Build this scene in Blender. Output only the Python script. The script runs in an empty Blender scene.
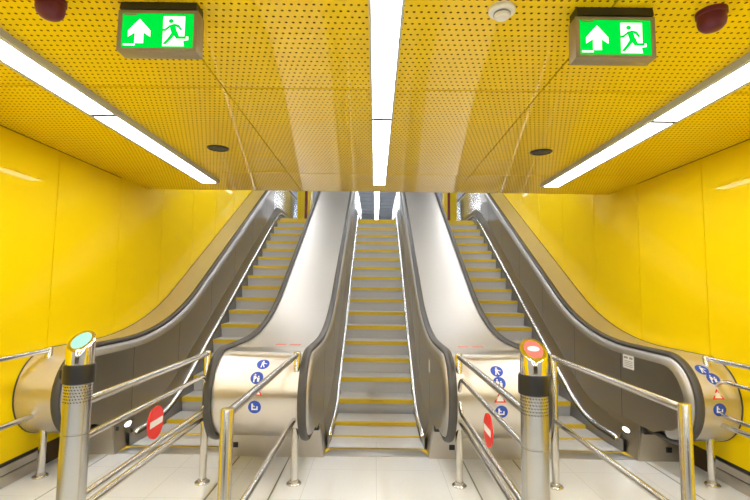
import bpy, bmesh, math
from mathutils import Vector, Matrix
R = math.radians
scene = bpy.context.scene

# ---------------------------------------------------------------- camera
cam_d = bpy.data.cameras.new('camera'); cam = bpy.data.objects.new('camera', cam_d)
scene.collection.objects.link(cam); scene.camera = cam
cam_d.sensor_width = 36; cam_d.lens = 458.4 / 750 * 36; cam_d.clip_start = .02; cam_d.clip_end = 120
_p, _r, _y = R(4.785), R(.70), R(-.078)
_f = Vector((math.sin(_y) * math.cos(_p), math.cos(_y) * math.cos(_p), math.sin(_p)))
_rt = Vector((math.cos(_y), -math.sin(_y), 0)); _up = _rt.cross(_f)
_rt2 = _rt * math.cos(_r) + _up * math.sin(_r); _up2 = -_rt * math.sin(_r) + _up * math.cos(_r)
cam.matrix_world = Matrix(((_rt2.x, _up2.x, -_f.x, -.03), (_rt2.y, _up2.y, -_f.y, 0), (_rt2.z, _up2.z, -_f.z, 1.65), (0, 0, 0, 1)))

# ---------------------------------------------------------------- world, exposure
w = bpy.data.worlds.new('world'); scene.world = w; w.use_nodes = True
w.node_tree.nodes['Background'].inputs[0].default_value = (.9, .92, 1, 1)
w.node_tree.nodes['Background'].inputs[1].default_value = .25
vs = scene.view_settings
vs.view_transform = 'Standard'; vs.look = 'None'; vs.gamma = 1; vs.use_curve_mapping = False
vs.exposure = 1.2
LAMP = 9.0          # ceiling lamp strength
HALL_LAMP = 8.0    # upper hall: the strip in view and the added lamps

# ---------------------------------------------------------------- materials
def srgb(r, g, b):
    f = lambda c: (c / 255 / 12.92) if c <= 10 else ((c / 255 + .055) / 1.055) ** 2.4
    return (f(r), f(g), f(b), 1)
def mat(name, col, metal=0., rough=.5, coat=0., emit=None, strength=0., spec=None):
    m = bpy.data.materials.new(name); m.use_nodes = True
    b = m.node_tree.nodes['Principled BSDF']
    b.inputs['Base Color'].default_value = col if len(col) == 4 else (*col, 1)
    b.inputs['Metallic'].default_value = metal; b.inputs['Roughness'].default_value = rough
    b.inputs['Coat Weight'].default_value = coat; b.inputs['Coat Roughness'].default_value = .035
    if spec is not None: b.inputs['Specular IOR Level'].default_value = spec
    if emit:
        b.inputs['Emission Color'].default_value = (*emit[:3], 1); b.inputs['Emission Strength'].default_value = strength
    return m
class N:
    """small node-building helper"""
    def __init__(s, m): s.t = m.node_tree; s.n = s.t.nodes; s.b = s.n['Principled BSDF']
    def new(s, k, **kw):
        o = s.n.new(k)
        for a, v in kw.items(): setattr(o, a, v)
        return o
    def math(s, op, a, b=None, c=None):
        o = s.new('ShaderNodeMath', operation=op)
        for i, v in enumerate((a, b, c)):
            if v is None: continue
            if isinstance(v, (int, float)): o.inputs[i].default_value = v
            else: s.t.links.new(v, o.inputs[i])
        return o.outputs[0]
    def link(s, a, b): s.t.links.new(a, b)
    def pos(s):
        g = s.new('ShaderNodeNewGeometry'); x = s.new('ShaderNodeSeparateXYZ'); s.link(g.outputs['Position'], x.inputs[0]); return g, x
    def mix(s, fac, a, b):
        o = s.new('ShaderNodeMix', data_type='RGBA')
        if isinstance(fac, (int, float)): o.inputs[0].default_value = fac
        else: s.link(fac, o.inputs[0])
        for i, v in ((6, a), (7, b)):
            if isinstance(v, tuple): o.inputs[i].default_value = v
            else: s.link(v, o.inputs[i])
        return o.outputs[2]
    def noise(s, scale, vec=None, detail=3, sx=None):
        o = s.new('ShaderNodeTexNoise'); o.inputs['Scale'].default_value = scale; o.inputs['Detail'].default_value = detail
        if vec is not None:
            if sx:
                mp = s.new('ShaderNodeMapping'); mp.inputs['Scale'].default_value = sx; s.link(vec, mp.inputs[0]); vec = mp.outputs[0]
            s.link(vec, o.inputs['Vector'])
        return o.outputs[0]

YEL = (.93, .655, .0, 1)
M = {}
M['yellow'] = mat('yellow_enamel_panel', YEL, 0, .5, .16, spec=.05)
M['greywall'] = mat('grey_wall_panel', (.42, .41, .40, 1), 0, .4)
M['yellow_plain'] = mat('yellow_paint', YEL, 0, .35)
# perforated ceiling panel: staggered round holes
m = mat('yellow_perforated_panel', YEL, 0, .2, .5); n = N(m); g, x = n.pos()
PX, PY = .0335, .047
row = n.math('FLOOR', n.math('DIVIDE', x.outputs[1], PY))
off = n.math('MULTIPLY', n.math('MODULO', n.math('ADD', row, 1000), 2), .5)
u = n.math('SUBTRACT', n.math('FRACT', n.math('ADD', n.math('DIVIDE', n.math('ADD', x.outputs[0], 50.), PX), off)), .5)
v = n.math('SUBTRACT', n.math('FRACT', n.math('DIVIDE', n.math('ADD', x.outputs[1], 0.), PY)), .5)
du = n.math('MULTIPLY', u, PX); dv = n.math('MULTIPLY', v, PY)
d = n.math('SQRT', n.math('ADD', n.math('MULTIPLY', du, du), n.math('MULTIPLY', dv, dv)))
hole = n.math('LESS_THAN', d, .0068)
n.link(n.mix(hole, (.90, .62, .004, 1), (.12, .065, .004, 1)), n.b.inputs['Base Color'])
n.link(n.math('MULTIPLY', n.math('SUBTRACT', 1, hole), .75), n.b.inputs['Coat Weight'])
n.link(n.math('ADD', n.math('MULTIPLY', hole, .4), .4), n.b.inputs['Roughness'])
n.link(n.math('MULTIPLY', n.math('SUBTRACT', 1, hole), .15), n.b.inputs['Specular IOR Level'])
M['perf'] = m

def steel(name, col, rough, bump=.02, sc=(1, 1, 1), var=.06):
    m = mat(name, col, 1, rough); n = N(m); g, x = n.pos()
    nz = n.noise(30, g.outputs['Position'], 4, sc)
    n.link(n.math('ADD', n.math('MULTIPLY', nz, var * 2), rough - var), n.b.inputs['Roughness'])
    if bump:
        bp = n.new('ShaderNodeBump'); bp.inputs['Strength'].default_value = bump; bp.inputs['Distance'].default_value = .002
        n.link(nz, bp.inputs['Height']); n.link(bp.outputs[0], n.b.inputs['Normal'])
    return m
M['deck'] = steel('brushed_deck_steel', (.68, .65, .615, 1), .45, .05, (8, .4, .4))
M['drum'] = steel('drum_steel', (.74, .70, .65, 1), .36, .0, (1, 6, 6), .02)
M['drum'].node_tree.nodes['Principled BSDF'].inputs['Anisotropic'].default_value = .92
_n = N(M['drum']); _t = _n.new('ShaderNodeTangent', direction_type='RADIAL', axis='X'); _n.link(_t.outputs[0], _n.b.inputs['Tangent'])
_n.b.inputs['Anisotropic Rotation'].default_value = .25
M['panel'] = steel('brushed_side_steel', (.42, .395, .36, 1), .32, .04, (1, .3, 6))
M['band'] = steel('satin_steel_band', (.50, .48, .455, 1), .45, 0)
M['upper'] = steel('polished_upper_panel', (.78, .81, .88, 1), .25, .05, (6, .6, 6))
M['trim'] = mat('bright_steel_trim', (.78, .77, .75, 1), 1, .22)
M['skirt'] = steel('grey_skirt_steel', (.34, .33, .32, 1), .35, 0)
M['base'] = steel('satin_base_steel', (.60, .56, .50, 1), .36, .03, (1, 1, 6))
M['chrome'] = mat('polished_steel', (.80, .78, .74, 1), 1, .09)
M['tube'] = mat('satin_tube_steel', (.68, .665, .645, 1), 1, .21)
M['bollard'] = steel('brushed_bollard_steel', (.50, .50, .50, 1), .24, 0, (12, 12, .2))
M['rubber'] = mat('handrail_rubber', (.065, .06, .056, 1), 0, .42, 0)
M['black'] = mat('black_plastic', (.012, .012, .014, 1), 0, .35)
M['dark'] = mat('dark_void', (.03, .028, .025, 1), 0, .8)
M['joint'] = mat('dark_joint', (.07, .04, .01, 1), 0, .8)
M['white'] = mat('white_plastic', (.82, .80, .76, 1), 0, .4)
M['paper'] = mat('white_sticker', (.85, .85, .84, 1), 0, .45)
M['stripe'] = mat('yellow_step_edge', (.76, .53, .03, 1), 0, .5)
M['alarm'] = mat('dark_red_plastic', (.12, .007, .02, 1), 0, .5, 0)
M['blue'] = mat('blue_sticker', srgb(38, 78, 190), 0, .4)
M['red'] = mat('red_sign_enamel', srgb(225, 32, 28), 0, .35)
M['palered'] = mat('faded_red_print', srgb(224, 120, 104), 0, .5)
M['grayprint'] = mat('grey_print', (.3, .3, .32, 1), 0, .6)
M['signbox'] = mat('sign_housing_grey', (.30, .25, .17, 1), .3, .4)
M['frame'] = mat('lamp_frame_grey', (.50, .51, .53, 1), .0, .45)
M['mark'] = mat('floor_joint_grey', (.22, .21, .2, 1), 0, .6)
M['speaker'] = mat('speaker_grille_grey', (.07, .07, .075, 1), .3, .5)
M['lens'] = mat('lamp_lens', (1, 1, 1, 1), 0, .5, 0, (.92, .96, 1), LAMP)
M['fill_lens'] = mat('added_shaft_lens', (1, 1, 1, 1), 0, .5, 0, (.95, .97, 1), 9)  # lens of the added lamps over the shaft
M['hall_lens'] = mat('hall_lamp_lens', (1, 1, 1, 1), 0, .5, 0, (.93, .96, 1), HALL_LAMP)
M['glow_white'] = mat('skirt_lamp_lens', (1, 1, 1, 1), 0, .5, 0, (.85, .95, 1), 6)
M['glow_green'] = mat('green_display', (.05, .1, .08, 1), 0, .3, 0, (.38, 1, .66), .42)
M['glow_red'] = mat('red_display', (.1, .03, .03, 1), 0, .3, 0, (1, .22, .15), .46)
M['glow_pale'] = mat('pale_display_core', (.1, .1, .1, 1), 0, .3, 0, (1, .78, .74), .6)
M['exit_green'] = mat('exit_green_lit', (.0, .15, .02, 1), 0, .4, 0, (.0, .60, .04), .55, spec=0)
M['exit_white'] = mat('exit_white_lit', (.9, 1, .92, 1), 0, .4, 0, (.86, 1, .88), .55, spec=0)
M['hall_dark'] = mat('dark_grey_ceiling', (.24, .25, .26, 1), 0, .45)
M['hall_white'] = mat('pale_hall_wall', (.75, .76, .78, 1), 0, .5)
M['back'] = mat('hall_back_wall', (.16, .12, .085, 1), 0, .5)
M['darkred'] = mat('dark_red_panel', (.22, .012, .02, 1), 0, .4)
# step metal: fine grooves along the travel direction
m = mat('grooved_step_aluminium', (.66, .655, .65, 1), .15, .45); n = N(m); g, x = n.pos()
s_ = n.math('SINE', n.math('MULTIPLY', x.outputs[0], 2 * math.pi / .009))
bp = n.new('ShaderNodeBump'); bp.inputs['Strength'].default_value = .35; bp.inputs['Distance'].default_value = .002
n.link(s_, bp.inputs['Height']); n.link(bp.outputs[0], n.b.inputs['Normal'])
M['step'] = m
# floor tiles: pale stone, faint joints
m = mat('pale_stone_tiles', (.6, .57, .52, 1), 0, .3); n = N(m); g, x = n.pos()
def joint(o, size, wd, ofs):
    f = n.math('FRACT', n.math('DIVIDE', n.math('ADD', o, 60 + ofs), size))
    return n.math('LESS_THAN', n.math('ABSOLUTE', n.math('SUBTRACT', f, .5)), wd / size / 2)
j = n.math('MAXIMUM', joint(x.outputs[0], .6, .004, .3), joint(x.outputs[1], .6, .004, .17))
nz = n.noise(2.2, g.outputs['Position'], 6); nz2 = n.noise(60, g.outputs['Position'], 3)
c1 = n.mix(nz, (.80, .82, .85, 1), (.84, .86, .89, 1))
c2 = n.mix(n.math('MULTIPLY', nz2, .25), c1, (.5, .47, .43, 1))
n.link(n.mix(n.math('MULTIPLY', j, .45), c2, (.30, .28, .25, 1)), n.b.inputs['Base Color'])
n.link(n.math('ADD', n.math('MULTIPLY', nz, .06), .22), n.b.inputs['Roughness'])
M['floor'] = m

# ---------------------------------------------------------------- mesh helpers
class MB:
    def __init__(s): s.v = []; s.f = []; s.mi = []
    def add(s, vs, fs, mi=0):
        o = len(s.v); s.v += [tuple(v) for v in vs]; s.f += [tuple(i + o for i in f) for f in fs]; s.mi += [mi] * len(fs); return s
    def box(s, x0, x1, y0, y1, z0, z1, mi=0):
        vs = [(x, y, z) for z in (z0, z1) for y in (y0, y1) for x in (x0, x1)]
        return s.add(vs, [(0, 2, 3, 1), (4, 5, 7, 6), (0, 1, 5, 4), (2, 6, 7, 3), (0, 4, 6, 2), (1, 3, 7, 5)], mi)
    def bbox(s, x0, x1, y0, y1, z0, z1, b=.004, mi=0):
        bm = bmesh.new(); bmesh.ops.create_cube(bm, size=1)
        for v in bm.verts: v.co = Vector(((x0 + x1) / 2 + v.co.x * (x1 - x0), (y0 + y1) / 2 + v.co.y * (y1 - y0), (z0 + z1) / 2 + v.co.z * (z1 - z0)))
        bmesh.ops.bevel(bm, geom=bm.edges[:], offset=b, segments=2, affect='EDGES', profile=.5)
        return s.take(bm, mi)
    def take(s, bm, mi=0):
        bm.verts.index_update(); s.add([v.co[:] for v in bm.verts], [[v.index for v in f.verts] for f in bm.faces], mi); bm.free(); return s
    def prism(s, pts, a, b, axis='x', mi=0):
        """closed polygon in the plane across the axis, extruded from a to b"""
        n = len(pts)
        P = {'x': lambda p, t: (t, p[0], p[1]), 'y': lambda p, t: (p[0], t, p[1]), 'z': lambda p, t: (p[0], p[1], t)}[axis]
        vs = [P(p, a) for p in pts] + [P(p, b) for p in pts]
        return s.add(vs, [tuple(range(n)), tuple(range(2 * n - 1, n - 1, -1))] + [(i, i + n, (i + 1) % n + n, (i + 1) % n) for i in range(n)], mi)
    def lathe(s, prof, c=(0, 0, 0), seg=32, mi=0, cap=True):
        vs = []; fs = []; k = len(prof)
        for i in range(seg):
            a = 2 * math.pi * i / seg
            for r, z in prof: vs.append((c[0] + r * math.cos(a), c[1] + r * math.sin(a), c[2] + z))
        for i in range(seg):
            j = (i + 1) % seg
            for q in range(k - 1): fs.append((i * k + q, j * k + q, j * k + q + 1, i * k + q + 1))
        if cap:
            fs.append(tuple(i * k for i in range(seg))[::-1]); fs.append(tuple(i * k + k - 1 for i in range(seg)))
        return s.add(vs, fs, mi)
    def tube(s, pts, r, seg=14, mi=0):
        pts = [Vector(p) for p in pts]; n = len(pts); vs = []; fs = []; ref = None
        for i, p in enumerate(pts):
            t = (pts[min(i + 1, n - 1)] - pts[max(i - 1, 0)]).normalized()
            if ref is None: ref = t.orthogonal().normalized()
            ref = (ref - t * ref.dot(t)).normalized(); b = t.cross(ref)
            rr = r[i] if isinstance(r, (list, tuple)) else r
            for q in range(seg):
                a = 2 * math.pi * q / seg; vs.append(p + (ref * math.cos(a) + b * math.sin(a)) * rr)
        for i in range(n - 1):
            for q in range(seg):
                q2 = (q + 1) % seg; fs.append((i * seg + q, i * seg + q2, (i + 1) * seg + q2, (i + 1) * seg + q))
        fs.append(tuple(range(seg))[::-1]); fs.append(tuple((n - 1) * seg + q for q in range(seg)))
        return s.add(vs, fs, mi)
    def sweep(s, path, sec, mi=0, closed=True):
        """path: (y, z, ny, nz); sec: (x, offset) points"""
        k = len(sec); vs = []; fs = []
        for y, z, ny, nz in path:
            for x, o in sec: vs.append((x, y + ny * o, z + nz * o))
        for i in range(len(path) - 1):
            for q in range(k if closed else k - 1):
                q2 = (q + 1) % k; fs.append((i * k + q, i * k + q2, (i + 1) * k + q2, (i + 1) * k + q))
        if closed: fs.append(tuple(range(k))[::-1]); fs.append(tuple((len(path) - 1) * k + q for q in range(k)))
        return s.add(vs, fs, mi)
    def build(s, name, m, parent=None, smooth=True, ang=32, loc=None):
        me = bpy.data.meshes.new(name); me.from_pydata(s.v, [], s.f)
        for mm in (m if isinstance(m, (list, tuple)) else [m]): me.materials.append(M[mm] if isinstance(mm, str) else mm)
        me.polygons.foreach_set('material_index', s.mi)
        bm = bmesh.new(); bm.from_mesh(me); bmesh.ops.recalc_face_normals(bm, faces=bm.faces)
        big = [f for f in bm.faces if len(f.verts) > 8]
        if big: bmesh.ops.triangulate(bm, faces=big)
        bm.to_mesh(me); bm.free()
        if smooth:
            me.polygons.foreach_set('use_smooth', [True] * len(me.polygons)); me.set_sharp_from_angle(angle=R(ang))
        me.update()
        o = bpy.data.objects.new(name, me); scene.collection.objects.link(o)
        if loc: o.location = loc
        if parent: o.parent = parent
        return o
def tag(o, label=None, cat=None, group=None, kind=None):
    if label: o['label'] = label
    if cat: o['category'] = cat
    if group: o['group'] = group
    if kind: o['kind'] = kind
    return o
def thing(name, label, cat, loc=(0, 0, 0), group=None):
    o = bpy.data.objects.new(name, None); scene.collection.objects.link(o); o.location = loc; o.empty_display_size = .1
    return tag(o, label, cat, group)
def struct(mb, name, m, **k): return tag(mb.build(name, m, **k), kind='structure')
def copy_tree(o, parent=None):
    c = o.copy(); scene.collection.objects.link(c); c.parent = parent
    for ch in list(o.children): copy_tree(ch, c)
    return c

# ---------------------------------------------------------------- dimensions
WX = 3.035          # half width of the hall
CZ = 2.911          # hall ceiling
CE = 5.92           # where the hall ceiling ends
S = 2.04            # escalator spacing
TAN = math.tan(R(30))
UZ = 3.46           # upper landing floor
UC = 5.6            # upper hall ceiling
XW = 5.2            # half width of the upper hall
YB = -11.           # back of the lower hall
YF = 27.

# ---------------------------------------------------------------- setting
mb = MB(); mb.box(-WX - .1, WX + .1, YB, 5.1, -.12, 0); struct(mb, 'floor', 'floor', smooth=False)
mb = MB()
for (x, wd) in ((-.845, .012), (-1.335, .016), (.835, .012), (1.33, .012), (-2.62, .01), (2.62, .01)): mb.box(x - wd / 2, x + wd / 2, 1.2, 4.62, 0, .0012)
struct(mb, 'trim_1', 'mark', smooth=False)

def wall(side):
    s = -1 if side == 'left' else 1
    mb = MB(); mb.box(min(s * (WX + .012), s * (WX + .2)), max(s * (WX + .012), s * (WX + .2)), YB, 13.2, -.1, UC + .3, 1)
    y = 4.25 if s > 0 else 4.26
    step = 1.07 if s > 0 else 1.06
    ys = [y + step * k for k in range(-14, 9)]
    for a, b in zip(ys[:-1], ys[1:]):
        top = CZ + .002 if b < CE + .2 else UC
        xi = s * WX; xo = s * (WX + .012)
        mb.box(min(xi, xo), max(xi, xo), max(a + .0045, YB), b - .0045, .20, UC if b > CE - .4 else CZ - .004, 2 if b < .2 else 0)
    struct(mb, 'wall_' + side, ['yellow', 'joint', 'greywall'], smooth=False)
    mb = MB()
    x0, x1 = sorted((s * (WX - .012), s * (WX + .01)))
    mb.box(x0, x1, YB, 4.3, .0, .095); mb.box(x0, x1, YB, 4.3, .105, .17)
    x0, x1 = sorted((s * (WX + .0), s * (WX + .011)))
    mb.box(x0, x1, YB, 4.3, 0, .20, 1)
    struct(mb, 'baseboard_' + side, ['base', 'dark'], smooth=False)
wall('left'); wall('right')
mb = MB(); mb.box(-WX - .2, WX + .2, YB - .2, YB, -.1, CZ + .3); struct(mb, 'wall_back', 'back', smooth=False)

# hall ceiling: perforated panels with open joints under a dark deck
mb = MB(); mb.box(-WX - .1, WX + .1, YB, CE - .01, CZ + .03, CZ + .2, 1)
xs = [-WX + .002, -1.01, 1.01, WX - .002]
yj = [CE, 4.985, 2.822]
while yj[-1] > YB: yj.append(yj[-1] - 2.16)
for xa, xb in zip(xs[:-1], xs[1:]):
    for ya, yb in zip(yj[1:], yj[:-1]):
        mb.box(xa + .004, xb - .004, max(ya, YB) + .007, yb - (.007 if yb < CE else 0), CZ, CZ + .025)
mb.box(-WX, WX, CE - .006, CE, CZ, CZ + .45, 0)
struct(mb, 'ceiling', ['perf', 'joint'], smooth=False)
# sloping ceiling above the escalators and the upper hall
mb = MB(); mb.prism([(CE, CZ + .35), (9.6, UC), (9.6, UC + .2), (CE, CZ + .6)], -WX, WX, 'x'); struct(mb, 'ceiling_shaft', 'hall_white', smooth=False)
mb = MB(); mb.box(-XW, XW, 9.6, YF, UC, UC + .2)
for k in range(16): mb.box(-XW, XW, 12.6 + k * .9, 12.63 + k * .9, UC - .012, UC)
struct(mb, 'ceiling_upper', 'hall_dark', smooth=False)
mb = MB(); mb.box(-XW, XW, 12.35, YF, UZ - .3, UZ); struct(mb, 'floor_upper', 'floor', smooth=False)
mb = MB(); mb.box(-XW, XW, YF, YF + .2, UZ - .3, UC + .2); struct(mb, 'wall_far', 'hall_dark', smooth=False)
mb = MB()
for s in (-1, 1):
    mb.box(min(s * XW, s * (XW + .2)), max(s * XW, s * (XW + .2)), 13.2, YF, UZ - .3, UC + .2)
    mb.box(min(s * (WX + .2), s * (XW + .2)), max(s * (WX + .2), s * (XW + .2)), 13.0, 13.2, UZ - .3, UC + .2)
struct(mb, 'wall_upper', 'hall_white', smooth=False)
# closed truss pit below the escalators
mb = MB(); mb.prism([(4.95, -.25), (4.95, -.12), (5.9, -.32), (12.4, 3.1), (12.4, 2.9), (6.0, -.5)], -WX, WX, 'x'); struct(mb, 'trim_2', 'dark', smooth=False)

# ---------------------------------------------------------------- escalator curves
NC = (4.27, .70); NR = .37
def arc_path(vy, z0, z1y, z1, tl, y0, yend, n=14, head=None):
    """flat at z0, 30 degree slope through (vy, z0), flat at z1; tl tangent length at both bends"""
    pts = list(head or [])
    rad = tl / math.tan(R(15))
    pts.append((y0, z0, 0, 1))
    cy, cz = vy - tl, z0 + rad
    for i in range(n + 1):
        a = R(30) * i / n; pts.append((cy + rad * math.sin(a), cz - rad * math.cos(a), -math.sin(a), math.cos(a)))
    cy, cz = z1y + tl, z1 - rad
    for i in range(n + 1):
        a = R(30) * (1 - i / n); pts.append((cy - rad * math.sin(a), cz + rad * math.cos(a), -math.sin(a), math.cos(a)))
    pts.append((yend, z1, 0, 1)); return pts
DZ = 1.07
DV = 5.745 + (DZ - .97) / TAN                   # bend of the deck line
DU = 5.745 + (UZ + DZ - .97) / TAN
YE = 16.4
def newel(rad=NR, n=22, tail=True):
    h = []
    if tail: h.append((4.64, NC[1] - rad, 0, -1))
    for i in range(n + 1):
        a = R(270) - R(180) * i / n
        h.append((NC[0] + rad * math.cos(a), NC[1] + rad * math.sin(a), math.cos(a), math.sin(a)))
    return h
DECK = arc_path(DV, DZ, DU, UZ + DZ, 1.05, 4.5, YE, head=newel())
TRIMV = 5.745
TRIM = arc_path(TRIMV, .135, 5.745 + UZ / TAN, UZ + .135, .45, 5.0, 16.4, head=[(4.955, .105, -.2, .98), (4.975, .128, -.08, 1)])
def z_on(path, y):
    p = [q for q in path if q[3] > 0.5]
    for a, b in zip(p[:-1], p[1:]):
        if a[0] <= y <= b[0]: return a[1] + (b[1] - a[1]) * (y - a[0]) / max(b[0] - a[0], 1e-6)
    return p[0][1] if y < p[0][0] else p[-1][1]

# one step, reused along the run
def step_mesh():
    mb = MB(); H = .49
    prof = [(.0, 0), (.40, 0), (.40, -.03), (.075, -.03), (.06, -.245), (.045, -.245), (.034, -.17), (.018, -.09), (.004, -.055), (-.001, -.03)]
    mb.prism(prof, -H, H, 'x'); return mb
def stripe_mesh():
    mb = MB(); H = .485
    prof = [(-.004, -.052), (-.004, .003), (.045, .003), (.045, .0), (.0, -.001), (-.001, -.03), (.002, -.052)]
    mb.prism(prof, -H, H, 'x'); return mb

def panel_inner(s, x0, x1):
    """side panel with the rounded newel end; s=-1 left of the steps, +1 right"""
    up = [(q[0], q[1]) for q in arc_path(DV, DZ - .07, DU, UZ + DZ - .07, 1.05, 4.5, 16.4, head=newel(NR - .07, tail=False))]
    # shift the bend lines so the border keeps an even width
    lo = [(q[0], q[1] + .0) for q in TRIM][::-1]
    poly = up + [(16.7, UZ + .9), (16.8, UZ + .68), (16.7, UZ + .4), (16.4, lo[0][1])] + lo + [(4.93, .2), (4.8, .30), (4.62, .335), (4.45, .335)]
    mb = MB(); mb.prism(poly, x0, x1, 'x')
    return mb

def esc_side(t, s):
    """everything on one side of the steps (s = -1 left, +1 right), local x"""
    X = lambda a: s * a
    # skirt plate
    path = arc_path(TRIMV, .13, 5.745 + UZ / TAN, UZ + .13, .45, 4.86, 13.0)
    mb = MB(); mb.sweep(path, [(X(.495), -.45), (X(.50), -.45), (X(.50), 0), (X(.495), 0)]); mb.build('skirt_panel', 'skirt', t)
    # bright ledge above the skirt
    mb = MB(); mb.sweep(TRIM, [(X(.466), -.012), (X(.469), .004), (X(.479), .012), (X(.494), .014), (X(.502), .006), (X(.502), -.022), (X(.484), -.022), (X(.476), -.02)]); mb.build('skirt_trim', 'trim', t)
    mb = MB(); mb.sweep(TRIM, [(X(.502), .0), (X(.5585), .16), (X(.566), .16), (X(.566), -.03), (X(.502), -.02)]); mb.build('skirt_ledge', 'panel', t)
    # dark brush under the ledge
    mb = MB(); mb.sweep(TRIM[2:], [(X(.478), -.05), (X(.496), -.05), (X(.496), -.018), (X(.478), -.018)]); mb.build('skirt_brush', 'black', t)
    # inner panel
    a, b = sorted((X(.560), X(.575)))
    mb = panel_inner(s, a, b)
    for k in range(9):
        y = 4.98 + k * 1.13
        z0, z1 = z_on(TRIM, y) + .02, z_on(DECK, y) - .075
        q0, q1 = sorted((X(.5592), X(.5602))); mb.box(q0, q1, y - .0025, y + .0025, z0, z1, 1)
    mb.build('side_panel', ['panel', 'dark'], t)
    mb = MB(); ys = [11.42 + k * .08 for k in range(63)]; q0 = X(.5590)
    for ya, yb in zip(ys[:-1], ys[1:]):
        mb.add([(q0, ya, z_on(TRIM, ya) + .02), (q0, yb, z_on(TRIM, yb) + .02), (q0, yb, z_on(DECK, yb) - .075), (q0, ya, z_on(DECK, ya) - .075)], [(0, 1, 2, 3)])
    o = mb.build('upper_side_panel', 'upper', t); o['label'] = 'shiny bluish panel at the top of the escalator'
    mb = MB(); a, b = sorted((X(.512), X(.53)))
    mb.prism([(X(.5125), 0), (X(.561), .345), (X(.574), .345), (X(.53), 0)], 4.64, 5.25, 'y'); mb.build('newel_plate', 'panel', t, smooth=False)
    # satin band between panel and handrail, curved around the newel
    mb = MB(); mb.sweep(DECK[1:], [(X(.556), -.078), (X(.561), -.062), (X(.570), -.036), (X(.584), -.014), (X(.600), -.006), (X(.606), -.09)]); mb.build('handrail_band', 'band', t)
    # handrail
    sec = []
    for i in range(12):
        a = 2 * math.pi * i / 12; sec.append((X(.628) + .037 * math.cos(a) * 1.0, .016 + .024 * math.sin(a)))
    mb = MB(); mb.sweep(DECK, sec); mb.build('handrail', 'rubber', t)

def skirt_lamp(t, s, y, z):
    x = s * (.5115 + .0485 * z / .345)
    mb = MB(); pts = [(y + .062 * math.cos(a), z + .022 * math.sin(a)) for a in [2 * math.pi * i / 24 for i in range(24)]]
    q = sorted((x, x - s * .004)); mb.prism(pts, q[0], q[1], 'x')
    o = mb.build('skirt_lamp', 'glow_white', t); o['label'] = 'small oval white lamp glowing in the skirt'
    mb = MB(); pts = [(y + .075 * math.cos(a), z + .034 * math.sin(a)) for a in [2 * math.pi * i / 24 for i in range(24)]]
    q = sorted((x + s * .001, x - s * .002)); mb.prism(pts, q[0], q[1], 'x'); mb.build('lamp_bezel', 'trim', o)

def make_escalator():
    t = thing('escalator', 'x', 'escalator')
    for s in (-1, 1): esc_side(t, s)
    # comb and landing plates
    mb = MB(); mb.bbox(-.52, .52, 4.66, 4.85, -.02, .006, .003); mb.build('comb_plate', 'band', t)
    mb = MB()
    for k in range(54): x = -.477 + k * .018; mb.prism([(4.85, .006), (4.885, .0015), (4.885, -.01), (4.85, -.01)], x - .003, x + .003, 'x')
    mb.box(-.49, .49, 4.846, 4.862, .004, .008)
    mb.build('comb', 'stripe', t)
    for s in (-1, 1):
        mb = MB(); mb.prism([(s * .52, 4.69), (s * .52, 4.86), (s * .455, 4.86)], .006, .009, 'z'); mb.build('corner_mark', 'stripe', t)
    mb = MB(); mb.box(-.52, .52, 12.3, 13.0, UZ - .05, UZ + .006); mb.build('upper_comb_plate', 'band', t)
    # steps
    pos = [(4.87, -.003), (5.27, .0), (5.69, .035)]
    pos += [(5.745 + .36 * n_, .208 * n_) for n_ in range(1, 17)] + [(11.87, 3.43), (12.0, UZ)]
    s0 = step_mesh().build('step', 'step', t, smooth=False); st = stripe_mesh().build('edge_stripe', 'stripe', s0, smooth=False)
    for i, (y, z) in enumerate(pos):
        o = s0 if i == 0 else copy_tree(s0, t)
        o.location = (0, y, z)
    return t
esc = make_escalator()
escs = [(esc, 0)]
for i, s in ((1, -1), (2, 1)):
    e = copy_tree(esc); e.location.x = s * S; escs.append((e, s))
tag(escs[0][0], 'middle escalator running straight ahead, narrow notice on its right side panel', 'escalator', 'escalators')
tag(escs[1][0], 'left escalator beside the left yellow wall, white skirt lamp at its foot', 'escalator', 'escalators')
tag(escs[2][0], 'right escalator beside the right yellow wall, white square notice on its panel', 'escalator', 'escalators')
# skirt lamps, notices
skirt_lamp(escs[1][0], -1, 4.90, .215); skirt_lamp(escs[2][0], 1, 4.88, .225)
mb = MB(); mb.box(.5565, .5585, 4.72, 4.92, .855, .995)
mb.box(.5558, .5566, 4.74, 4.80, .955, .975, 1); mb.box(.5558, .5566, 4.83, 4.90, .955, .975, 1)
for k in range(4): mb.box(.5558, .5566, 4.74, 4.90, .875 + k * .018, .880 + k * .018, 1)
o = mb.build('notice_sticker', ['paper', 'grayprint'], escs[2][0], smooth=False); o['label'] = 'white square notice with grey print'
mb = MB(); mb.box(.5565, .5585, 4.93, 5.03, .77, .90)
o = mb.build('notice_sticker', ['paper'], escs[0][0], smooth=False); o['label'] = 'small white notice'
for tt, s in ((escs[1][0], -1),):
    q = sorted((s * .545, s * .536)); mb = MB()
    pts = [(4.70 + .022 * math.cos(a), .30 - .075 + .022 * math.sin(a)) for a in [2 * math.pi * i / 18 for i in range(18)]]
    mb.prism(pts, q[0], q[1], 'x'); mb.build('stop_button', 'black', tt)

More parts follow.
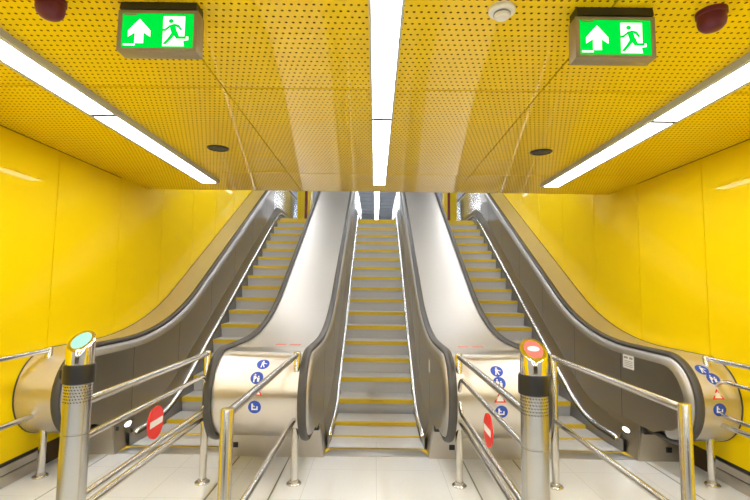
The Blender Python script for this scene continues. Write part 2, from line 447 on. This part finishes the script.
# ---------------------------------------------------------------- claddings between and beside the escalators
def drum_map(xc, a0, px, pz, lift):
    """point px (across), pz (along the arc, up) on the newel drum around angle a0"""
    a = a0 - pz / (NR + lift)
    return (xc + px, NC[0] + (NR + lift) * math.cos(a), NC[1] + (NR + lift) * math.sin(a))
def drum_disc(mb, xc, a0, r, lift, mi=0, seg=28, rings=4, rx=1.):
    vs = [drum_map(xc, a0, 0, 0, lift)]; fs = []
    for k in range(1, rings + 1):
        for i in range(seg):
            a = 2 * math.pi * i / seg; vs.append(drum_map(xc, a0, rx * r * k / rings * math.cos(a), r * k / rings * math.sin(a), lift))
    for i in range(seg): fs.append((0, 1 + i, 1 + (i + 1) % seg))
    for k in range(rings - 1):
        for i in range(seg):
            j = (i + 1) % seg; fs.append((1 + k * seg + i, 1 + (k + 1) * seg + i, 1 + (k + 1) * seg + j, 1 + k * seg + j))
    mb.add(vs, fs, mi)
def drum_poly(mb, xc, a0, pts, lift, mi=0): mb.add([drum_map(xc, a0, x, z, lift) for x, z in pts], [tuple(range(len(pts)))], mi)
FIG = {  # small white figures, unit: metres on a 0.11 m disc
    'hold': [[(-.008, .022), (.006, .022), (.006, .036), (-.008, .036)], [(-.014, .018), (.01, .018), (.008, -.008), (-.012, -.008)], [(.008, .014), (.034, .004), (.034, -.003), (.008, .004)], [(-.013, -.008), (-.003, -.008), (-.008, -.036), (-.018, -.036)], [(-.002, -.008), (.008, -.008), (.02, -.034), (.01, -.036)]],
    'child': [[(-.022, .02), (-.01, .02), (-.01, .032), (-.022, .032)], [(-.028, .016), (-.006, .016), (-.006, -.012), (-.026, -.012)], [(.008, .004), (.02, .004), (.02, .016), (.008, .016)], [(.004, 0), (.026, 0), (.022, -.034), (.006, -.034)], [(-.026, -.012), (-.016, -.012), (-.016, -.038), (-.026, -.038)], [(-.006, .008), (.008, -.004), (.006, -.009), (-.008, .002)]],
    'dog': [[(-.026, .03), (-.012, .03), (-.014, -.012), (-.026, -.012)], [(-.026, -.012), (.026, -.012), (.026, -.024), (-.026, -.024)], [(.016, -.012), (.026, -.012), (.026, .008), (.016, .008)], [(-.012, .016), (.004, .006), (.0, .0), (-.014, .008)]],
}
def stickers(t, xc, spots, group=True):
    for kind, dx, z in spots:
        a0 = math.pi - math.asin(max(-1, min(1, (z - NC[1]) / NR)))
        if kind == 'warn':
            mb = MB()
            drum_poly(mb, xc + dx, a0, [(-.05, -.038), (.05, -.038), (0, .05)], .0018, 0)
            drum_poly(mb, xc + dx, a0, [(-.032, -.028), (.032, -.028), (0, .03)], .0026, 1)
            o = mb.build('warning_sticker', ['red', 'paper'], t, smooth=False); o['label'] = 'red edged triangular warning sticker'
        else:
            mb = MB(); drum_disc(mb, xc + dx, a0, .054, .0015)
            o = mb.build('pictogram_sticker', 'blue', t)
            o['label'] = 'round blue sticker with white figures'
            mb = MB()
            for pl in FIG[kind]: drum_poly(mb, xc + dx, a0, pl, .0026)
            mb.build('pictogram', 'paper', o, smooth=False)
def cladding(xa, xb, label, spots=None, sx=0, base=None, red_text=None):
    t = thing('escalator_cladding', label, 'escalator cladding', (0, 0, 0), 'steel claddings beside the escalators')
    flat = [q for q in DECK if q[3] > .5]
    i0 = next(i for i, q in enumerate(DECK) if q[0] > 4.45 and q[3] > .9)
    mb = MB(); mb.sweep(DECK[i0:], [(xa, -.03), (xa, 0), (xb, 0), (xb, -.03)])
    for y in (4.86, 6.3, 8.4, 10.5, 12.4):
        k = min(range(len(flat) - 1), key=lambda i: abs(flat[i][0] - y)); 
        z = z_on(DECK, y); sl = (z_on(DECK, y + .05) - z_on(DECK, y - .05)) / .1; c = 1 / math.hypot(1, sl)
        mb.add([(xa, y - .003 * c, z - .003 * c * sl + .0006), (xb, y - .003 * c, z - .003 * c * sl + .0006), (xb, y + .003 * c, z + .003 * c * sl + .0006), (xa, y + .003 * c, z + .003 * c * sl + .0006)], [(0, 1, 2, 3)], 1)
    mb.build('deck_cover', ['deck', 'base'], t)
    mb = MB(); mb.sweep(DECK[:i0 + 1], [(xa, -.02), (xa, 0), (xb, 0), (xb, -.02)]); mb.build('end_drum', 'drum', t)
    ba, bb = base
    sa, sb = (.058 if ba > -WX + .1 else 0), (.058 if bb < WX - .1 else 0)
    mb = MB(); mb.prism([(ba, 0), (bb, 0), (bb + (-sb if sb else 0), .336), (ba + sa, .336)], 4.63, 5.20, 'y')
    mb.build('base_box', 'base', t)
    # black handrail inlets and socket
    for hx in ([xa - .035, xb + .035] if xa > -WX + .1 and xb < WX - .1 else ([xb + .035] if xa < -WX + .1 else [xa - .035])):
        mb = MB(); mb.bbox(hx - .06, hx + .06, 4.585, 4.632, .265, .335, .008); mb.build('handrail_inlet', 'black', t)
    for wx in ([-WX + .001] if xa < -WX + .1 else []) + ([WX - .001] if xb > WX - .1 else []):
        mb = MB(); x2 = wx - math.copysign(.012, wx); mb.sweep(DECK, [(wx, -.01), (wx, .004), (x2, .004), (x2, -.01)]); mb.build('wall_gap_shade', 'rubber', t)  # raised dark strip standing in for the shaded gap along the wall
    if spots: stickers(t, sx, spots)
    if red_text:
        mb = MB(); x = red_text
        for k, wd in enumerate((.028, .026, .022, .010, 0, .012, .026, .028, .026)):
            if wd: mb.box(x, x + wd, 4.66, 4.78, DZ, DZ + .0012)
            x += wd + .006 if wd else .03
        mb.build('red_marking', 'palered', t, smooth=False)
    return t
HX = .655
c1 = cladding(-WX + .001, -S - HX, 'steel escalator cladding against the left yellow wall, rounded end without stickers', base=(-WX + .001, -S - .52))
c2 = cladding(-S + HX, -HX, 'wide steel cladding between left and middle escalators, blue round stickers on its drum end', [('hold', .03, .985), ('child', .0, .885), ('warn', .01, .785), ('dog', .0, .655)], -1.02, base=(-S + .52, -.515), red_text=-1.03)
c3 = cladding(HX, S - HX, 'wide steel cladding between middle and right escalators, blue round stickers on its drum end', [('hold', -.03, .955), ('child', -.025, .868), ('warn', -.03, .755), ('dog', -.02, .64)], 1.05, base=(.515, S - .52), red_text=.82)
c4 = cladding(S + HX, WX - .001, 'steel escalator cladding against the right yellow wall, stickers on its rounded end', [('hold', -.07, .985), ('child', -.02, .92), ('warn', -.03, .80), ('dog', -.03, .68)], 2.87, base=(S + .52, WX - .001))
for t, x in ((c2, -1.38), (c3, .74), (c4, 2.86)):
    mb = MB(); mb.bbox(x - .028, x + .028, 4.622, 4.632, .085, .135, .003); mb.build('black_socket', 'black', t)

# ---------------------------------------------------------------- ceiling lamps
def lamp(x, wd, y0, y1, label, side):
    t = thing('ceiling_lamp', label, 'ceiling lamp', (x, (y0 + y1) / 2, CZ), 'linear ceiling lamps')
    L = (y1 - y0) / 2 - .001; h = .040; fr = .03 if side else .012
    if not side: h = .012
    W = wd / 2
    mb = MB()
    mb.box(-W - fr, -W, -L, L, -h, 0); mb.box(W, W + fr, -L, L, -h, 0)
    mb.box(-W, W, -L, -L + .02, -h - .002, 0, 1); mb.box(-W, W, L - .02, L, -h - .002, 0, 1)
    mb.build('lamp_frame', ['frame', 'speaker'], t, smooth=False)
    mb = MB(); mb.box(-W + .0005, W - .0005, -L + .0205, L - .0205, -h + .002, -.002); mb.build('lamp_lens', 'lens', t, smooth=False)
    return t
for x, wd, nm in ((-2.01, .168, 'left'), (.005, .134, 'middle'), (2.035, .168, 'right')):
    side = nm != 'middle'
    adj = {'left': 'row nearer the left wall', 'middle': 'row in the middle of the ceiling', 'right': 'row nearer the right wall'}[nm]
    y1, yj_ = (5.37, 3.22) if side else (5.50, 3.31)
    lamp(x, wd, yj_, y1, 'white linear ceiling lamp, far length beside the escalators, ' + adj, side)
    lamp(x, wd, yj_ - 2.15, yj_, 'white linear ceiling lamp, near length overhead, ' + adj, side)
    lamp(x, wd, -8, yj_ - 2.15, 'long white linear ceiling lamp behind the viewpoint, ' + adj, side)

# upper hall strip, plus added unseen lamps at its sides and over the shaft
def hall_lamp(x, wd, y0, y1, z, label, tilt=0, lens='hall_lens'):
    t = thing('hall_lamp', label, 'ceiling lamp', (x, (y0 + y1) / 2, z), 'upper hall lamps')
    L = (y1 - y0) / 2; W = wd / 2
    mb = MB(); mb.box(-W - .02, -W, -L, L, -.06, 0); mb.box(W, W + .02, -L, L, -.06, 0); mb.box(-W, W, -L, -L + .01, -.06, 0); mb.box(-W, W, L - .01, L, -.06, 0); mb.build('lamp_frame', 'frame', t, smooth=False)
    mb = MB(); mb.box(-W + .001, W - .001, -L + .011, L - .011, -.05, -.002); mb.build('lamp_lens', lens, t, smooth=False)
    t.rotation_euler.x = tilt
hall_lamp(.0, .2, 13, 26, UC, 'narrow white light strip on the dark upper ceiling, straight above the middle escalator')
for x, q in ((-4.7, 'left'), (4.7, 'right')): hall_lamp(x, .3, 12.9 + .5, 26, UC, 'added unseen fill strip of the upper hall, far ' + q + ' side')  # out of sight, added so the upper side panels catch light
sl = math.atan2(UC - CZ - .35, 9.6 - CE)
for x, q in ((-2.04, 'left'), (0, 'middle'), (2.04, 'right')):  # hidden lamps, added to light the decks and shaft walls
    hall_lamp(x, .16, 7.76 - 1.5, 7.76 + 1.5, (CZ + .35 + UC) / 2 - .012, 'added unseen fill strip on the sloping ceiling above the ' + q + ' escalator', sl, 'fill_lens')
    hall_lamp(x, .16, 9.8, 12.6, UC, 'added unseen fill strip over the top of the ' + q + ' escalator')  # hidden as well, added for light at the escalator tops

# ---------------------------------------------------------------- exit signs
def exit_sign(x0, x1, zt, zb, y, label):
    cx = (x0 + x1) / 2; t = thing('exit_sign', label, 'exit sign', (cx, y, CZ), 'exit signs')
    W = (x1 - x0) / 2; T, B = zt - CZ, zb - CZ
    mb = MB(); mb.bbox(-W, W, 0, .07, B, T, .004); mb.build('housing', 'signbox', t)
    # raised frame round the lit face
    mb = MB(); f = .018
    mb.box(-W, W, -.006, 0, B, B + .014); mb.box(-W, W, -.006, 0, T - .014, T); mb.box(-W, -W + f, -.006, 0, B + .014, T - .014); mb.box(W - f, W, -.006, 0, B + .014, T - .014)
    mb.build('front_frame', 'signbox', t, smooth=False)
    # mounting hood up to the ceiling
    mb = MB(); mb.prism([(-.012, T + .004), (-.004, 0), (.07, 0), (.07, T + .004)], -W * .96, W * .96, 'x'); mb.build('mounting_hood', 'black', t, smooth=False)
    gx0, gx1, gz0, gz1 = -W + f, W - f, B + .014, T - .014
    mb = MB(); mb.box(gx0, gx1, -.003, .001, gz0, gz1); gp = mb.build('green_face', 'exit_green', t, smooth=False)
    w_, h_ = gx1 - gx0, gz1 - gz0
    P = lambda u, v: (gx0 + u * w_, gz1 - v * h_)
    def poly(pts, a, b, name, m, par):
        mb = MB(); mb.prism([P(*p) for p in pts], a, b, 'y'); return mb.build(name, m, par, smooth=False)
    # arrow
    poly([(.245, .16), (.40, .50), (.40, .68), (.305, .55), (.305, .86), (.185, .86), (.185, .55), (.09, .68), (.09, .50)], -.0045, -.003, 'arrow', 'exit_white', t)
    mb = MB()
    for a, b, c, d in ((.03, .19, .88, .93),): mb.prism([P(a, c), P(b, c), P(b, d), P(a, d)], -.0045, -.003, 'y')
    mb.build('small_marking', 'exit_white', t, smooth=False)
    mb = MB()
    mb.prism([P(.03, .02), P(.2, .02), P(.2, .06), P(.03, .06)], -.0045, -.003, 'y'); mb.build('small_label', 'signbox', t, smooth=False)
    dr = poly([(.575, .08), (.875, .08), (.875, .66), (.93, .66), (.93, .76), (.86, .78), (.875, .94), (.575, .94)], -.0045, -.003, 'door_pictogram', 'exit_white', t)
    mb = MB()
    def pl(pts): mb.prism([P(*p) for p in pts], -.006, -.0045, 'y')
    hc = (.685, .22); pl([(hc[0] + .035 * math.cos(a), hc[1] + .062 * math.sin(a)) for a in [2 * math.pi * i / 8 for i in range(8)]])
    pl([(.66, .34), (.735, .30), (.775, .55), (.70, .60)])              # trunk
    pl([(.735, .30), (.80, .33), (.845, .47), (.82, .49), (.78, .40), (.735, .36)])   # front arm
    pl([(.67, .34), (.665, .42), (.61, .51), (.57, .51), (.57, .45), (.60, .45)])      # rear arm
    pl([(.70, .54), (.775, .52), (.805, .66), (.90, .66), (.90, .73), (.765, .73)])   # front leg
    pl([(.70, .56), (.75, .60), (.69, .75), (.62, .90), (.58, .88), (.64, .74)])      # rear leg
    mb.build('running_figure', 'exit_green', dr, smooth=False)
exit_sign(-1.187, -.832, 2.872, 2.684, 1.95, 'lit green exit sign under the ceiling, left of the two')
exit_sign(.845, 1.198, 2.866, 2.676, 1.95, 'lit green exit sign under the ceiling, right of the two')

# ---------------------------------------------------------------- ceiling devices
def flush_speaker(x, y, label):
    t = thing('ceiling_speaker', label, 'ceiling speaker', (x, y, CZ), 'round ceiling speakers')
    mb = MB(); mb.lathe([(.078, 0), (.078, -.004), (.086, -.009), (.096, -.006), (.099, 0)], seg=40, cap=False); mb.build('rim', 'black', t)
    mb = MB(); mb.lathe([(.001, -.006), (.03, -.006), (.06, -.0045), (.079, -.003), (.079, -.001), (.001, -.001)], seg=40); mb.build('grille', 'speaker', t)
    mb = MB()
    for a in (0, 2.1, 4.2): mb.lathe([(.006, 0), (.006, -.003), (.001, -.003)], (.05 * math.cos(a), .05 * math.sin(a), -.004), 10)
    mb.build('fixing', 'trim', t)
flush_speaker(-1.482, 4.10, 'dark round speaker in the ceiling beside the left lamp row')
flush_speaker(1.471, 4.10, 'dark round speaker in the ceiling beside the right lamp row')
t = thing('smoke_detector', 'round white smoke detector on the yellow perforated ceiling', 'smoke detector', (.525, 1.965, CZ))
mb = MB(); mb.lathe([(.060, 0), (.060, -.014), (.056, -.020), (.030, -.022), (.001, -.022)], seg=36); mb.build('detector_base', 'white', t)
mb = MB(); mb.lathe([(.036, -.022), (.034, -.040), (.026, -.047), (.001, -.048)], seg=36); mb.build('sensor_head', 'white', t)
mb = MB(); mb.lathe([(.0375, -.024), (.0375, -.030), (.034, -.030)], seg=36, cap=False); mb.build('sensor_slot', 'grayprint', t)
def beacon(x, y, label):
    t = thing('alarm_beacon', label, 'alarm beacon', (x, y, CZ), 'alarm beacons')
    mb = MB(); mb.lathe([(.062, 0), (.062, -.02), (.058, -.024), (.001, -.024)], seg=28); mb.build('beacon_base', 'alarm', t)
    pr = [(.057, -.024), (.057, -.05), (.052, -.068), (.04, -.082), (.022, -.09), (.001, -.092)]
    mb = MB(); mb.lathe(pr, seg=28); mb.build('beacon_dome', 'alarm', t)
beacon(-1.485, 1.935, 'dark red alarm beacon hanging from the ceiling at upper left')
beacon(1.47, 1.97, 'dark red alarm beacon hanging from the ceiling at upper right')

# ---------------------------------------------------------------- railings
RH, RL = 1.075, .55
def post(t, x, y, h=1.098):
    mb = MB(); mb.lathe([(.030, .0), (.030, h - .006), (.027, h), (.001, h + .001)], (x, y, 0), 24); o = mb.build('post', 'tube', t)
    mb = MB(); mb.lathe([(.062, 0), (.062, .010), (.056, .016), (.038, .018), (.036, .035), (.031, .038)], (x, y, 0), 28, cap=False); mb.build('floor_flange', 'tube', o)
def railing(x, posts, y0, y1, label):
    t = thing('railing', label, 'railing', (x, posts[0], 0), 'steel railings in front of the escalators')
    for y in posts: post(t, 0, y - posts[0])
    for z in (RH, RL):
        mb = MB(); mb.tube([(0, y0 - posts[0], z - .002), (0, y1 - posts[0], z - .002)], .0215, 16); mb.build('rail', 'tube', t)
    return t
BL, BR, BW = (-1.432, 2.22), (.688, 2.10), (2.90, 2.15)
railing(-1.466, [4.01], BL[1] + .07, 4.0, 'steel railing from the green lit bollard to the left escalator')
railing(-.695, [4.01, 2.138], 2.14, 4.0, 'two-post steel railing left of the middle escalator, in front of the blue stickers')
railing(.698, [4.01], BR[1] + .07, 4.0, 'steel railing from the red lit bollard to the middle escalator')
railing(1.511, [4.01, 2.331], 2.34, 4.0, 'two-post steel railing in front of the right escalator')
railing(-2.89, [4.09, 1.9], 1.9, 4.08, 'steel railing along the left yellow wall')
railing(2.885, [4.09], BW[1] + .07, 4.08, 'steel railing along the right yellow wall')

def bollard(pos, label, disp, disc_y=None, arm_end=3.95, ax=0.):
    t = thing('gate_bollard', label, 'bollard', (pos[0], pos[1], 0), 'gate bollards')
    r = .060
    mb = MB(); mb.lathe([(r + .02, 0), (r + .02, .012), (r, .014), (r, .955), (r - .003, .957), (r - .003, .962), (r, .964), (r, 1.19)], seg=40, cap=False); mb.build('column', 'bollard', t)
    # perforated ring
    mb = MB()
    for k in range(6):
        for i in range(30):
            a = 2 * math.pi * (i + .5 * (k % 2)) / 30; z = 1.105 + k * .014; c, s_ = math.cos(a), math.sin(a); h = .0035; q = r + .0008
            mb.add([(q * c - h * -s_ * -1, q * s_ - h * c * -1, z - h), (q * c + h * -s_, q * s_ + h * c, z - h), (q * c + h * -s_, q * s_ + h * c, z + h), (q * c - h * -s_, q * s_ - h * c, z + h)], [(0, 1, 2, 3)])
    mb.build('perforation', 'dark', t, smooth=False)
    mb = MB(); mb.lathe([(r, 1.185), (r + .008, 1.19), (r + .009, 1.20), (r + .009, 1.265), (r + .006, 1.275), (r - .002, 1.278)], seg=40, cap=False); bd = mb.build('black_band', 'black', t)
    if disp == 'glow_green' and disc_y: mb = MB(); mb.bbox(-r - .020, -r + .01, -.03, .03, 1.203, 1.255, .012); mb.build('band_clasp', 'black', t)
    # polished cap with slanted top facing the approach
    seg = 40; vs = []; fs = []
    top = lambda x, y: 1.385 + y * .75
    for rr, zf in ((r, lambda x, y: 1.276), (r, lambda x, y: top(x, y) - .006), (r - .004, lambda x, y: top(x, y))):
        for i in range(seg):
            a = 2 * math.pi * i / seg; x, y = rr * math.cos(a), rr * math.sin(a); vs.append((x, y, zf(x, y)))
    for k in range(2):
        for i in range(seg): j = (i + 1) % seg; fs.append((k * seg + i, k * seg + j, (k + 1) * seg + j, (k + 1) * seg + i))
    fs.append(tuple(2 * seg + i for i in range(seg)))
    mb = MB(); mb.add(vs, fs); mb.build('cap', 'chrome', t)
    def oval(a_, b_, lift, name, m, par):
        mb = MB(); pts = []
        for i in range(28):
            a = 2 * math.pi * i / 28; x, y = a_ * math.cos(a), b_ * math.sin(a) ; pts.append((x, y, top(x, y) + lift))
        mb.add(pts + [(x, y, z - .003) for x, y, z in pts], [tuple(range(28))] + [(i, (i + 1) % 28, (i + 1) % 28 + 28, i + 28) for i in range(28)])
        return mb.build(name, m, par, smooth=False)
    dsp = oval(.041, .044, .001, 'display', disp, t)
    if disp == 'glow_red': oval(.027, .012, .003, 'display_bar', 'glow_pale', dsp)
    # hinged barrier arm: a long loop of tube
    z1, z2 = .915, .635; zc = (z1 + z2) / 2; rr = (z1 - z2) / 2; ye = arm_end - pos[1] - rr
    pts = [(ax, r - .01, z1), (ax, ye, z1)] + [(ax, ye + rr * math.sin(R(a)), zc + rr * math.cos(R(a))) for a in range(15, 180, 15)] + [(ax, ye, z2), (ax, r - .01, z2)]
    mb = MB(); mb.tube(pts, .017, 14); arm = mb.build('barrier_arm', 'tube', t)
    if disc_y is not None:
        dy = disc_y - pos[1]; rd = .102
        pts = [(dy + rd * math.cos(2 * math.pi * i / 32), zc + .0 + rd * math.sin(2 * math.pi * i / 32)) for i in range(32)]
        mb = MB(); mb.prism(pts, ax - .006, ax + .006, 'x'); d_ = mb.build('no_entry_disc', 'red', arm); d_['label'] = 'round red no entry disc with a white bar'
        mb = MB()
        for s in (-1, 1): q = sorted((ax + s * .006, ax + s * .0075)); mb.box(q[0], q[1], dy - .085, dy + .085, zc - .02, zc + .02)
        mb.build('white_bar', 'paper', d_, smooth=False)
    return t
bollard(BL, 'steel bollard with green lit slanted top and black band, left foreground', 'glow_green', 3.03, 3.94)
bollard(BR, 'steel bollard with red lit slanted top and black band, right of the middle lane', 'glow_red', 2.95, 3.93)
bollard(BW, 'steel bollard whose looped barrier arm reaches in by the right wall', 'glow_green', None, 3.98, -.045)

# ---------------------------------------------------------------- portal columns at the top
for s, q in ((-1, 'left'), (1, 'right')):
    t = thing('portal_column', 'tall yellow column with dark red panel at the top of the ' + q + ' escalator', 'column', (s * 2.28, 14.1, UZ), 'portal columns')
    mb = MB(); mb.bbox(-.2, .2, 0, .5, 0, UC - UZ, .01); mb.build('shaft', 'yellow_plain', t)
    mb = MB(); mb.box(-.03 + s * -.06, .05 + s * -.06, -.02, 0, .3, 1.95); mb.build('red_panel', 'darkred', t, smooth=False)
    mb = MB(); mb.box(-.22, .22, -.01, .51, 0, .12); mb.build('plinth', 'base', t, smooth=False)
